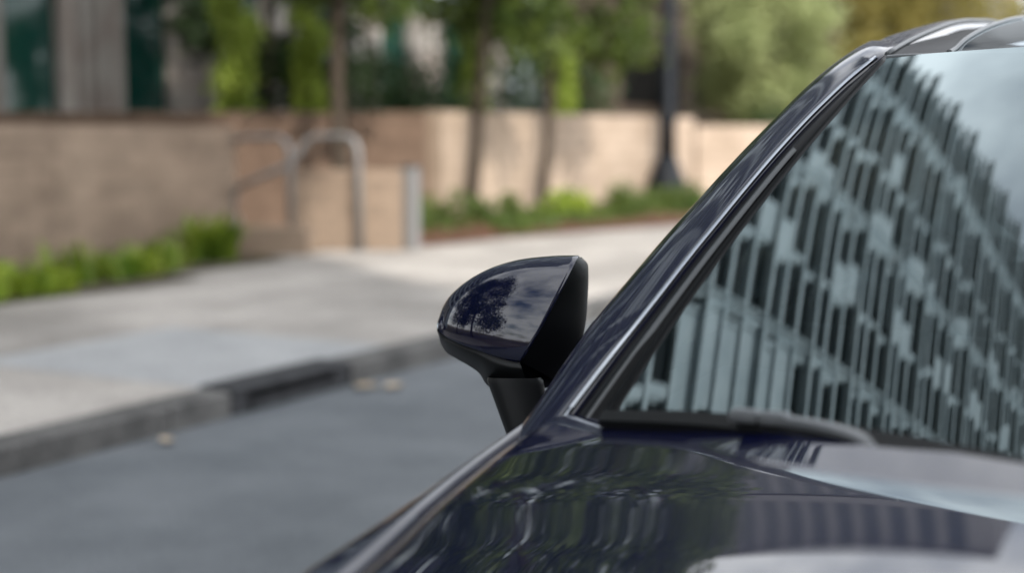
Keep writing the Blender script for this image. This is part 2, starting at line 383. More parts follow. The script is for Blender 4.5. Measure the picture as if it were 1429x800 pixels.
# ---------------------------------------------------------------- foliage
def leaf_cloud(centers, radii, n, size, flat=.75, core=.35, seed=1, droop=.3):
    """many small folded leaves spread through clumps: returns verts, faces"""
    r = np.random.default_rng(seed)
    centers = np.array(centers, float); radii = np.array(radii, float)
    if radii.ndim == 1: radii = np.stack([radii, radii, radii*flat], 1)
    wts = radii.prod(1)**.75; wts /= wts.sum()
    idx = r.choice(len(centers), n, p=wts)
    d = r.normal(size=(n, 3)); d /= np.linalg.norm(d, axis=1)[:, None]
    rad = (core+(1-core)*r.random(n)**.6)[:, None]*(1+.18*r.normal(size=(n, 1)))
    P = centers[idx]+d*radii[idx]*rad
    ax = r.normal(size=(n, 3)); ax[:, 2] -= droop; ax /= np.linalg.norm(ax, axis=1)[:, None]
    up = d*.8+r.normal(size=(n, 3))*.7; sd = np.cross(ax, up); sd /= np.linalg.norm(sd, axis=1)[:, None]+1e-6
    s = (size*(.6+.8*r.random(n)))[:, None]
    V = np.empty((n, 4, 3)); V[:, 0] = P-ax*s*.5; V[:, 1] = P+sd*s*.3; V[:, 2] = P+ax*s*.5; V[:, 3] = P-sd*s*.3
    F = np.arange(n*4).reshape(n, 4)
    return V.reshape(-1, 3), F
def leaves_obj(name, VF, mat, parent, origin=(0, 0, 0)):
    V, F = VF; V = V-np.array(origin)
    me = bpy.data.meshes.new(name); me.vertices.add(len(V)); me.vertices.foreach_set('co', V.astype('f').ravel())
    me.loops.add(F.size); me.loops.foreach_set('vertex_index', F.astype('i').ravel())
    me.polygons.add(len(F)); me.polygons.foreach_set('loop_start', np.arange(0, F.size, 4).astype('i')); me.polygons.foreach_set('loop_total', np.full(len(F), 4, 'i'))
    me.update(); me.validate(); me.materials.append(mat)
    o = bpy.data.objects.new(name, me); return link(o, parent)
def tree(label, base, lean, trunk_r, h_fork, h_top, crown_r, n, size, mat, seed, name='street_tree', cat='tree', group=None, low=None, extra=(), nc=16):
    r = random.Random(seed); B = Vector(base)
    t = tag(empty(name, B), label, cat, group)
    top = Vector((lean[0]*h_top*.75, lean[1]*h_top*.75, h_top*.75)); fork = Vector((lean[0]*h_fork, lean[1]*h_fork, h_fork))
    b = MB()
    pts = [Vector((0, 0, -.1)), fork*.08+Vector((.01, 0, 0)), fork*.35+Vector((.015, .01, 0)), fork*.7-Vector((.02, 0, 0)), fork, fork.lerp(top, .5)+Vector((.06, -.05, 0)), top]
    b.tube(pts, [trunk_r*1.6, trunk_r*1.15, trunk_r, trunk_r*.92, trunk_r*.85, trunk_r*.5, trunk_r*.15], 10)
    cs = []; rs = []
    lo = low if low is not None else h_fork
    for i in range(nc):
        a = i*2.399+r.uniform(-.4, .4); z = lo+(h_top-lo)*((i+.5)/nc); k = math.sin(math.pi*min(.93, .22+.72*(z-lo)/(h_top-lo)))
        q = crown_r*k*r.uniform(.35, .95); c = Vector((lean[0]*z+q*math.cos(a), lean[1]*z+q*math.sin(a), z))
        cs.append(c); rs.append(crown_r*r.uniform(.26, .46))
        s = fork.lerp(top, max(0, min(.9, (z-h_fork)/(h_top-h_fork)*.8)))
        b.tube([s, s.lerp(c, .5)+Vector((0, 0, .1)), c], [trunk_r*.32, trunk_r*.2, trunk_r*.06], 6)
    for c, q in extra: cs.append(Vector(c)-B); rs.append(q)
    b.build('trunk', M['bark'], t, True)
    leaves_obj('crown', leaf_cloud([tuple(c) for c in cs], rs, n, size, seed=seed), mat, t)
    return t
tree('slim dark trunked street tree leaning right, left of the two before the pale wall', (-9.25, 15.75, .15), (.085, .02), .08, 2.9, 9.4, 2.0, 9500, .15, M['leaf_tree'], 3, group=None, low=2.3, nc=22)
tree('slim street tree midway along the pale wall, nearer the lamp post', (-9.05, 17.35, .15), (.06, .05), .07, 3.0, 9.0, 1.65, 8500, .15, M['leaf_tree'], 5, low=2.3, nc=22)
tree('dark straight street tree rising behind the low wall and handrails', (-9.75, 13.6, .12), (.01, 0), .09, 2.6, 9.6, 1.7, 7000, .15, M['leaf_tree'], 9, low=2.5, nc=18)
tree('shaded leafy tree behind the long left wall', (-13.4, 16.9, .12), (0, .02), .09, 1.9, 7.0, 1.6, 8000, .14, M['leaf_dark'], 12, low=1.9)
tree('pale grey green bushy tree behind the bright wall right of the lamp post', (-10.6, 31.0, .12), (.0, .0), .12, 1.2, 5.0, 2.1, 15000, .15, M['leaf_pale'], 21, 'bushy_tree', low=1.5, nc=22)
tree('golden green bushy tree above the windscreen pillar', (-9.4, 41.0, .12), (.0, .0), .14, 1.5, 6.2, 3.0, 15000, .19, M['leaf_gold'], 23, 'bushy_tree', low=1.8, nc=22)
tree('yellow green tree behind the car roof', (-5.6, 46.0, .12), (0, 0), .16, 1.6, 6.0, 3.2, 14000, .2, M['leaf_gold'], 25, 'bushy_tree', low=1.7, nc=20)
tree('dark tree behind the roof edge at the far right', (-1.5, 60.0, .12), (0, 0), .2, 2, 9.5, 4.2, 12000, .25, M['leaf_dark'], 27, 'bushy_tree', low=2.0, nc=20)
def column_shrub(base, h, r_, label, seed, mat):
    t = tag(empty('column_shrub', base), label, 'shrub', 'lime green climbing columns behind the walls')
    b = MB(); b.tube([(0, 0, -.05), (.02, 0, h*.5), (0, .02, h)], [.04, .03, .01], 8); b.build('stem', M['bark'], t, True)
    q = random.Random(seed); cs = [(q.uniform(-.1, .1), q.uniform(-.1, .1), h*(i+.5)/9) for i in range(9)]
    leaves_obj('foliage', leaf_cloud(cs, [(r_*q.uniform(.75, 1.15), r_*q.uniform(.75, 1.15), h/11) for _ in cs], 2600, .10, seed=seed), mat, t)
column_shrub((-12.2, 14.75, .12), 3.1, .30, 'sunlit lime green shrub column, left of the two above the handrails', 31, M['leaf_lime'])
column_shrub((-12.2, 16.3, .12), 3.0, .27, 'lime green shrub column just right of the handrail, beside the white window frame', 33, M['leaf_lime'])
column_shrub((-11.9, 20.3, .12), 3.3, .32, 'pale lime shrub between the two leaning street trees', 35, M['leaf_lime'])
column_shrub((-11.0, 21.9, .12), 2.9, .30, 'short lime shrub behind the second leaning tree', 37, M['leaf_lime'])
def hedge(label, p0, p1, h, r_, n, mat, seed):
    t = tag(empty('hedge', (*p0, .12)), label, 'hedge'); q = random.Random(seed); k = max(3, int(math.dist(p0, p1)/.7)); cs = []
    for i in range(k):
        for z in (.3, .7, .95):
            u = (i+.5)/k; cs.append((p0[0]+(p1[0]-p0[0])*u+q.uniform(-.2, .2)-p0[0], p0[1]+(p1[1]-p0[1])*u+q.uniform(-.2, .2)-p0[1], h*z*q.uniform(.8, 1.1)))
    b = MB()
    for c in cs[::3]: b.tube([(c[0], c[1], -.05), (c[0]+.05, c[1], h*.8)], [.03, .01], 6)
    tag(b.build('stems', M['bark'], t), kind='stuff')
    leaves_obj('foliage', leaf_cloud(cs, [r_*q.uniform(.7, 1.2) for _ in cs], n, .13, seed=seed), mat, t)
hedge('dark green hedge behind the brown and pale walls', (-13.2, 16.5), (-11.4, 24.0), 2.3, .62, 9000, M['leaf_dark'], 41)
hedge('low dark shrub row behind the bright wall', (-9.6, 27.0), (-7.6, 34.0), 1.5, .4, 5000, M['leaf_dark'], 43)
# strap leaved plants along the left wall
def strap_plant(p, h, n, seed, label, s=1):
    t = tag(mesh_strap(h, n, seed, p), label, 'plant', 'strap leaved plants along the left wall'); return t
def mesh_strap(h, n, seed, p):
    q = random.Random(seed); V = []; F = []
    for i in range(n):
        a = q.uniform(0, 2*math.pi); L = h*q.uniform(.7, 1.25); ou = q.uniform(.15, .75)*L; wd = q.uniform(.024, .042); b0 = (max(-.2, min(.2, q.gauss(0, .11))), max(-.26, min(.26, q.gauss(0, .16))))
        k = len(V); sx_, sy_ = -math.sin(a), math.cos(a)
        for j in range(5):
            u = j/4; rr = ou*u**1.5; z = L*(u-.42*u**2.6*(ou/L+.3)); wj = wd*(1-u**3*.9)
            cx_ = b0[0]+math.cos(a)*rr; cy_ = b0[1]+math.sin(a)*rr
            V += [(cx_+sx_*wj, cy_+sy_*wj, z), (cx_-sx_*wj, cy_-sy_*wj, z)]
            if j: F.append((k+2*j-2, k+2*j-1, k+2*j+1, k+2*j))
    return mesh('strap_plant', V, F, M['strap'], None, True, p)
PL = [(-7.80, 5.9, .28, 80, 'lime strap leaved plant in the row, at the left edge of the picture'), (-7.98, 6.75, .40, 46, 'upright strap leaved plant in the row, second from the left edge'),
      (-8.05, 7.40, .28, 60, 'low spreading strap leaved plant in the row, third from the left edge'), (-8.30, 8.05, .40, 40, 'thin tall strap leaved plant near the middle of the row'),
      (-8.34, 8.65, .27, 70, 'low full strap leaved plant halfway along the row'), (-8.55, 9.30, .34, 50, 'strap leaved plant in the row, second from its right end'),
      (-8.72, 10.15, .50, 90, 'largest strap leaved plant, at the right end of the row by the plinth')]
sheet('plant_strip', -9.2, -7.75, 4.5, 8.9, .125, M['soil'], 6, 20, .02)
sheet('plant_strip', -9.9, -8.2, 8.9, 10.65, .1255, M['soil'], 6, 10, .02)
for i, (x, y_, h, n_, lab) in enumerate(PL): strap_plant((x, y_, .125), h, n_, 50+i, lab)
# ground cover and small shrubs in the right bed
def small_shrub(p, h, r_, label, seed, mat=None):
    t = tag(empty('low_shrub', p), label, 'shrub', 'low shrubs in the mulch bed'); q = random.Random(seed)
    b = MB()
    for i in range(5): b.tube([(0, 0, -.04), (q.uniform(-.5, .5)*r_, q.uniform(-.5, .5)*r_, h*.8)], [.012, .004], 5)
    b.build('stems', M['bark'], t)
    cs = [(q.uniform(-.7, .7)*r_, q.uniform(-.7, .7)*r_, h*q.uniform(.25, .85)) for _ in range(7)]
    leaves_obj('foliage', leaf_cloud(cs, [r_*q.uniform(.35, .55) for _ in cs], 700, .075, seed=seed), mat or M['cover'], t)
for i, (x, y_, h, r_, lab) in enumerate([(-8.75, 14.1, .42, .42, 'dark low shrub at the left end of the mulch bed'), (-8.55, 15.2, .34, .4, 'low shrub at the foot of the left leaning tree'),
        (-8.3, 16.6, .42, .45, 'yellow green low shrub between the two leaning trees'), (-8.1, 17.9, .40, .45, 'low shrub at the foot of the second leaning tree'),
        (-8.0, 19.3, .34, .45, 'low shrub midway between the second tree and the lamp post'), (-8.2, 20.3, .26, .4, 'low shrub just left of the lamp post base')]):
    small_shrub((x, y_, .2), h, r_, lab, 70+i, M['strap'] if i == 2 else None)
cs = []
q = random.Random(99)
for i in range(90):
    yy = q.uniform(13.6, 22.0); cs.append((q.uniform(-9.1, -7.75), yy, .24))
o = leaves_obj('ground_cover', leaf_cloud(cs, [(.32, .4, .09)]*len(cs), 7000, .07, seed=98), M['cover'], None); tag(o, 'low green and straw coloured ground cover over the mulch bed', 'ground cover', kind='stuff')

# ---------------------------------------------------------------- the building with vertical fins
bd = tag(empty('banded_building', (-15, 0, 0)), 'tall pale building with dark green glass and banded upper floors behind the left wall', 'building')
Y0, Y1, BH, RH = 2.2, 28.2, 66.0, 1.22
b = MB(); b.box(-18, 0, Y0, Y1, 0, BH); b.build('wall', M['facade'], bd)
pane = colm = None
yy = 4.6
while yy < 24.5:
    b = MB()
    if pane is None:
        b.box(.004, .04, 0, .86, .25, 3.55); pane = b.build('window_pane', M['green_glass'], bd, loc=(0, yy, 0))
    else: again(pane, bd, (0, yy, 0))
    for k, (o_, wd) in enumerate(((.90, .16), (1.2, .22), (1.56, .14), (1.84, .2))):
        if colm is None:
            b.box(.012, .24, 0, .2, 0, 3.6, .01); colm = b.build('column', M['fin_pink'], bd, loc=(0, yy+o_, 0))
        else: again(colm, bd, (0, yy+o_, 0), scale=(1-.15*(k % 2), wd/.2, 1))
    yy += 2.2
b = MB(); b.box(.002, .003, 4.0, 26.0, .0, 3.7); b.build('base_panel', M['garage'], bd)
# upper storeys: long dark slots between pale ledges, thin uprights, blank panels stacked in columns
win = MB(); led = MB(); upr = MB(); blank = MB(); q = random.Random(4); BW = 3.1
row = 0; z = 4.0
while z < BH-1:
    led.box(.003, .26+(.14 if row % 3 == 0 else 0), Y0, Y1+(.9, .25, .55)[row % 3], z-.10, z+.10)
    ya = Y1-.25-(0, .28, .1, .4)[row % 4]; bay = 0
    while ya > Y0+3:
        lo_ = z+.105; hi_ = z+RH-.105
        if 10.6 < ya-(z-20)*-.12 < 14.4 and 16.5 < z < 24.5:                  # one large blank field of panels
            blank.box(.004, .14, ya-BW+.03, ya-.03, lo_-.002, hi_+.002)
        elif (bay in (2, 3) and (row+2*bay) % 5 < 2) or q.random() < .03:        # a wide pale panel, the dark slot cut short
            win.box(.004, .05, ya-1.5, ya-.05, lo_, hi_-.1); blank.box(.004, .24, ya-BW+.06, ya-1.56, lo_, hi_)
        else:
            e_ = q.uniform(.22, .55); win.box(.004, .05, ya-BW+e_, ya-.05, lo_, hi_-(.16 if q.random() < .4 else .04)); blank.box(.004, .20, ya-BW+.06, ya-BW+e_-.05, lo_, hi_)
        ya -= BW; bay += 1
    z += RH; row += 1
y = Y1-3.2
while y > Y0:
    for dy in (0, .30): upr.box(.006, .40, y+dy-.02, y+dy+.02, 3.8, BH-.3)
    y -= BW*2
for nm, bb, mt in (('upper_windows', win, 'slot'), ('uprights', upr, 'fin'), ('floor_ledges', led, 'fin'), ('blank_panels', blank, 'fin')):
    o = bb.build(nm, M[mt], bd); o['kind'] = 'stuff'
# low garage block by its far end
gb = tag(empty('parking_garage', (-13.2, 28.7, 0)), 'dark brown parking garage with black openings behind the lamp post', 'building')
b = MB(); b.box(-1.6, 0, 0, 22, 0, 7.2); b.build('wall', M['garage'], gb)
b0 = None
for i in range(5):
    for z in (2.0, 4.7):
        if b0 is None: b = MB(); b.box(.004, .03, .5, 3.9, 0, 1.0); b0 = b.build('opening', M['garage_void'], gb, loc=(0, i*4.3, z))  # flat black slab, the shade inside the garage put into its colour
        else: again(b0, gb, (0, i*4.3, z))
for z in (1.75, 3.25, 4.45, 5.95):
    b = MB(); b.box(.034, .14, 0, 22, z-.09, z+.09); b.build('ledge', M['garage'], gb)

# ---------------------------------------------------------------- buildings and trees met only in reflections and by their shade
def grid_building(name, label, x0, x1, y0, y1, h, face, floors, bay, mat):
    t = tag(empty(name, ((x0+x1)/2, (y0+y1)/2, 0)), label, 'building'); cx_, cy_ = (x0+x1)/2, (y0+y1)/2
    b = MB(); b.box(x0-cx_, x1-cx_, y0-cy_, y1-cy_, 0, h); b.build('wall', mat, t)
    wn = MB(); lg = MB(); fh = h/floors
    for ax, s in face:
        a0, a1 = (y0-cy_, y1-cy_) if ax == 'x' else (x0-cx_, x1-cx_); pl = ((x1-cx_) if s > 0 else (x0-cx_)) if ax == 'x' else ((y1-cy_) if s > 0 else (y0-cy_))
        n = int((a1-a0)/bay)
        for f in range(floors):
            for i in range(n):
                u0 = a0+bay*(i+.18); u1 = a0+bay*(i+.82); lo, hi = sorted((pl+.004*s, pl+.05*s))
                if ax == 'x': wn.box(lo, hi, u0, u1, fh*f+.9, fh*f+fh-.5)
                else: wn.box(u0, u1, lo, hi, fh*f+.9, fh*f+fh-.5)
            lo, hi = sorted((pl+.006*s, pl+.25*s))
            if ax == 'x': lg.box(lo, hi, a0, a1, fh*f+fh-.25, fh*f+fh-.02)
            else: lg.box(a0, a1, lo, hi, fh*f+fh-.25, fh*f+fh-.02)
    o = wn.build('windows', M['office_glass'], t); o['kind'] = 'stuff'; o = lg.build('ledges', mat, t); o['kind'] = 'stuff'
grid_building('office_building', 'tall stone office block across the street with rows of windows, mirrored in the door mirror', 14.2, 17.6, -60, -8.8, 43, [('x', -1), ('y', 1)], 11, 2.6, M['office'])  # unseen block, placed and sized so its shadow covers car and road
grid_building('office_building', 'grey office block closing the far end of the street, mirrored in the bonnet', -52, -18, 92, 110, 47.6, [('y', -1)], 9, 2.3, M['office_dark'])
tree('broad dark tree just behind the camera, mirrored in the outer half of the mirror cap', (-9.6, -5.6, .12), (0, 0), .24, 2.6, 14, 6.0, 18000, .30, M['leaf_dark'], 60, low=2.0, nc=20)
tree('dark bushy tree beside the tall building, mirrored at the outer tip of the mirror cap', (-10.4, -1.8, .12), (0, 0), .18, 2.2, 11, 3.7, 12000, .26, M['leaf_dark'], 66, low=1.6, nc=20)
# ---------------------------------------------------------------- leaves on the road
def dry(p, rz, s, label):
    V = []; n = 8
    for i in range(n+1):
        u = i/n; wv = .5*math.sin(math.pi*u**.8)*(1+.12*(-1)**i); V += [(u-.5, wv*.62, .10+.10*math.sin(3*u)), (u-.5, 0, .02), (u-.5, -wv*.62, .12)]
    F = []
    for i in range(n):
        for k in (0, 1): F.append((3*i+k, 3*i+3+k, 3*i+4+k, 3*i+1+k))
    o = mesh('fallen_leaf', [(a*s, c*s, z*s) for a, c, z in V], F, M['dry_leaf'], None, True, p); o.rotation_euler = (0, 0, rz)
    tag(o, label, 'leaf', 'pale dry leaves on the road')
dry((-4.05, 5.86, .012), .5, .13, 'pale dry leaf on the road by the storm drain, left of a pair')
dry((-3.93, 5.94, .012), 1.4, .13, 'pale dry leaf on the road by the storm drain, right of a pair')
dry((-4.06, 4.42, .012), 2.2, .10, 'lone pale dry leaf in the gutter left of the storm drain')

# ================================================================== THE CAR
car = tag(empty('car', (0, 2.4, 0)), 'dark navy car with black door mirror and raked reflective windscreen in the foreground', 'car')
O = Vector(car.location)
def P(o): o.parent = car; o.matrix_parent_inverse = Matrix.Translation(-O); return o
zc_t = [(.22, .79), (.32, .825), (.45, .866), (.7, .904), (1.0, .9355), (1.295, .964), (1.45, .977), (1.62, .984)]
ze_t = [(.22, .66), (.35, .73), (.7, .808), (1.08, .865), (1.145, .873), (1.26, .891), (1.36, .900), (1.45, .910), (1.62, .926)]
W_t = [(.22, .53), (.35, .60), (.7, .70), (1.08, .776), (1.26, .80), (1.36, .816), (1.62, .84)]
Yc_t = [(0, 1.292), (.194, 1.299), (.276, 1.304), (.372, 1.320), (.435, 1.336), (.51, 1.376), (.60, 1.432), (.70, 1.49), (.84, 1.61)]
Yt_t = [(0, 1.362), (.2, 1.367), (.35, 1.374), (.46, 1.404), (.6, 1.458), (.70, 1.510), (.84, 1.625)]
LIP = .2
def hood_xy(s, Yfn):
    y = 1.3
    for _ in range(8): y = Yfn(abs(s)*itp(W_t, y))
    return s*itp(W_t, y), y
def hood_z(X, Y):
    s = min(1, abs(X)/itp(W_t, Y)); zc = itp(zc_t, Y); ze = itp(ze_t, Y)
    z = zc-(zc-ze)*(.35*s**2+.65*s**4)
    k = Y-itp(Yc_t, abs(X)); e = .006; lip = LIP*min(1, max(0, (.66-abs(X))/.22))
    z += lip*(k+e)**2/(4*e) if -e < k < e else (lip*k if k >= e else 0)
    if s > .935: z -= .020*((s-.935)/.065)**2
    return z
def hood_fn(u, v):
    s = u
    ya = hood_xy(s, lambda x: .25+.10*(abs(s)**3))[1]; yc_ = hood_xy(s, lambda x: itp(Yc_t, x))[1]; yt = hood_xy(s, lambda x: itp(Yt_t, x))[1]
    if v <= 1: Y = ya+(yc_-.012-ya)*v
    elif v <= 2: Y = yc_-.012+.024*(v-1)
    else: Y = yc_+.012+(max(yt, yc_+.016)-yc_-.012)*(v-2)
    X = s*itp(W_t, Y); return (X, Y, hood_z(X, Y))
us = [-1+.045*i/8 for i in range(9)]+lin(-.945, .945, 95)+[1-.045*(8-i)/8 for i in range(9)]
vv = lin(0, .94, 60)+lin(.95, 1, 4)+lin(1.1, 2, 10)+lin(2.15, 3, 7)
def hood_all(u, v):
    return hood_fn(u, v)
hood = P(grid('hood', hood_all, us, vv, M['paint'], car))
# turned down hood edge (side flanges and rear lip)
def flange(s):
    rows = []
    for v in vv:
        x, y_, z = hood_fn(s, v); rows.append([(x, y_, z), (x*.9985, y_, z-.006), (x*.99, y_, z-.02)])
    return rows
for s in (-1, 1): P(loft('hood_flange', flange(s), M['paint'], car))
rows = []
for u in us:
    x, y_, z = hood_fn(u, 3); rows.append([(x, y_, z), (x, y_+.004, z-.003), (x, y_+.004, z-.03)])
P(loft('hood_lip', rows, M['paint'], car))
# fenders, doors, rear quarter: one family of side sections
sil_t = [(.10, (-.64, .60)), (.35, (-.72, .69)), (.7, (-.795, .785)), (1.113, (-.853, .845)), (1.227, (-.86, .856)), (1.373, (-.864, .874)), (1.507, (-.868, .890)), (1.63, (-.872, .908)), (1.75, (-.875, .925)), (2.6, (-.885, .965)), (3.6, (-.885, .99)), (4.3, (-.84, .99)), (4.75, (-.72, .93))]
def side_section(Y, x_in, z_in, rows_n=26):
    sx_, sz_ = itp(sil_t, Y); wide = itp([(.1, .70), (.35, .82), (.7, .90), (1.2, .945), (2.0, .955), (3.6, .955), (4.3, .92), (4.75, .80)], Y)
    arch = .24
    for yc_ in (.62, 3.62):
        if abs(Y-yc_) < .385: arch = max(arch, .33+math.sqrt(.385**2-(Y-yc_)**2))
    key = [(0, (x_in, z_in-.022)), (.03, (x_in-.001, z_in-.006)), (.06, (x_in-.006, z_in)), (.22, ((x_in+sx_)/2-.004, z_in*.45+sz_*.55+.004)), (.34, (sx_+.004, sz_-.001)), (.42, (sx_-.018, sz_-.018)), (.52, (-wide+.02, sz_-.075)), (.62, (-wide, sz_-.16)), (.75, (-wide-.004, .62)), (.88, (-wide+.012, .42)), (1.0, (-wide+.045, .24))]
    out = []
    for i in range(rows_n):
        t = i/(rows_n-1); x, z = itp(key, t); out.append([x, Y, z])
    if arch > .241:
        out = [[p[0], p[1], max(p[2], arch)] if p[2] < arch else p for p in out]
    return [tuple(p) for p in out]
for mir in (False, True):
    secs = []
    for Y in lin(.10, 1.74, 84):
        x, z = -itp(W_t, max(.22, Y))-.006, itp(ze_t, max(.22, Y))-.019
        if Y > 1.62: x = -itp([(1.62, .846), (1.74, .852)], Y); z = itp([(1.62, .907), (1.74, .925)], Y)
        if Y < .22: x += .0; z -= (.22-Y)*.9
        secs.append(side_section(Y, x, z))
    P(loft('front_fender', secs, M['paint'], car, mir))
    for nm, a, c in (('door', 1.748, 2.78), ('door', 2.788, 3.42), ('rear_quarter', 3.428, 4.75)):
        secs = []
        for Y in lin(a, c, 30):
            sx_, sz_ = itp(sil_t, Y); secs.append(side_section(Y, sx_+.045, sz_+.008))
        d = P(loft(nm, secs, M['paint'], car, mir))
        if nm == 'door':
            sg = 1 if mir else -1
            hb = MB(); hb.tube(arc_path([(sg*.945, c-.32, .79), (sg*.985, c-.30, .80), (sg*.985, c-.10, .80), (sg*.945, c-.08, .79)], .03), .012, 8)
            h = hb.build('handle', M['paint'], d, True)
            h.matrix_parent_inverse = Matrix.Identity(4)
    sb = MB(); sg = 1 if mir else -1
    lo, hi = sorted((sg*.90, sg*.74)); sb.box(lo, hi, 1.0, 3.25, .17, .26, .02); P(sb.build('side_sill', M['black_plastic'], car))
# dark structure under the panels
b = MB(); b.box(-.80, .80, .5, 4.5, .2, .55); b.box(-.68, .68, .45, 1.30, .45, .74); P(b.build('underbody', M['interior'], car))
# nose
def nose(u, v):
    a = u*.95; x = math.sin(a)*.78; f = math.cos(a)
    z = .82-.62*v; out = itp([(0, .0), (.2, .07), (.5, .12), (.8, .10), (1, .02)], v)
    y = .40-.22*(f-math.cos(.95))/(1-math.cos(.95))-out*.9
    return (x, y+.02, z-.05*(1-f)*(1-v))
bp = P(grid('front_bumper', nose, lin(-1, 1, 40), lin(0, 1, 24), M['paint'], car))
def inner_grille(u, v): x, y_, z = nose(u*.55, .12+.42*v); return (x, y_-.006, z)
P(grid('grille', inner_grille, lin(-1, 1, 24), lin(0, 1, 10), M['black_plastic'], car))
for s in (-1, 1):
    def hl(u, v): x, y_, z = nose(s*(.66+.30*u), .06+.14*v); return (x, y_-.008, z)
    P(grid('headlight', hl, lin(0, 1, 12), lin(0, 1, 6), M['lens'], car))
# windscreen --------------------------------------------------------------
def gx(z): return .5624+.4348*z-.309*z*z               # half width of the screen at a height
def gy(z): return .4012+.8687*z+.3142*z*z               # how far back its edge lies
def screen(s, z, off=0.0):
    b_ = itp([(.90, .165), (1.0, .15), (1.2, .115), (1.402, .085)], z)
    q = 1-abs(s)**2.1
    return (s*gx(z), gy(z)-b_*q-off*.5, z+(.022 if True else 0)*q*(z-.9)/.5*.5+off*.87)
ss = lin(-1, 1, 81); zz = lin(.915, 1.402, 60)
ws = P(grid('windshield', lambda u, v: screen(u, v), ss, zz, M['windscreen'], car))
# black printed band round the inside of the screen
def band(s0, s1, z0, z1, n, m):
    return [[tuple(Vector(screen(s, z))+Vector((0, .005, -.009))) for s in lin(s0, s1, m)] for z in lin(z0, z1, n)]
for i, (s0, s1, z0, z1, n, m) in enumerate(((-1, -.955, .915, 1.402, 40, 4), (.955, 1, .915, 1.402, 40, 4), (-.955, .955, 1.375, 1.402, 3, 50), (-.955, .955, .915, .958, 4, 50))):
    f_ = loft('screen_band', band(s0, s1, z0, z1, n, m), M['black_plastic'], ws)
# pillars and roof rails ------------------------------------------------------
S_t = [(0, (-.868, 1.640, .915)), (.1, (-.84, 1.751, 1.015)), (.18, (-.82, 1.825, 1.069)), (.32, (-.78, 1.957, 1.165)), (.5, (-.73, 2.135, 1.28)), (.68, (-.68, 2.344, 1.392)), (.8, (-.645, 2.515, 1.4475)), (.92, (-.625, 2.755, 1.4845)), (1.15, (-.615, 3.06, 1.512)), (1.5, (-.61, 3.45, 1.508)), (1.9, (-.60, 3.95, 1.43)), (2.2, (-.66, 4.35, 1.20)), (2.35, (-.74, 4.6, 1.0))]
def Gp(t):
    z = itp([(0, .94), (.1, 1.008), (.18, 1.063), (.32, 1.150), (.5, 1.262), (.68, 1.362), (.745, 1.4)], t)
    if t <= .745: return (-gx(z), gy(z), z)
    return tuple(itp([(.62, (-gx(1.333), gy(1.333), 1.333)), (.745, (-gx(1.4), gy(1.4), 1.4)), (.82, (-.567, 2.40, 1.434)), (.92, (-.57, 2.66, 1.475)), (1.15, (-.57, 3.0, 1.509)), (1.5, (-.57, 3.4, 1.514)), (1.9, (-.56, 3.9, 1.44)), (2.2, (-.6, 4.3, 1.22)), (2.35, (-.68, 4.56, 1.02))], t))
def fr(t):                                              # share of the width that is painted
    return itp([(0, .50), (.1, .60), (.3, .64), (.6, .66), (.74, .80), (.80, .97), (.9, .985), (2.4, .985)], t)
ts = lin(-.09, -.01, 6)+lin(0, .74, 50)+lin(.755, 1.2, 26)+lin(1.24, 2.35, 30)
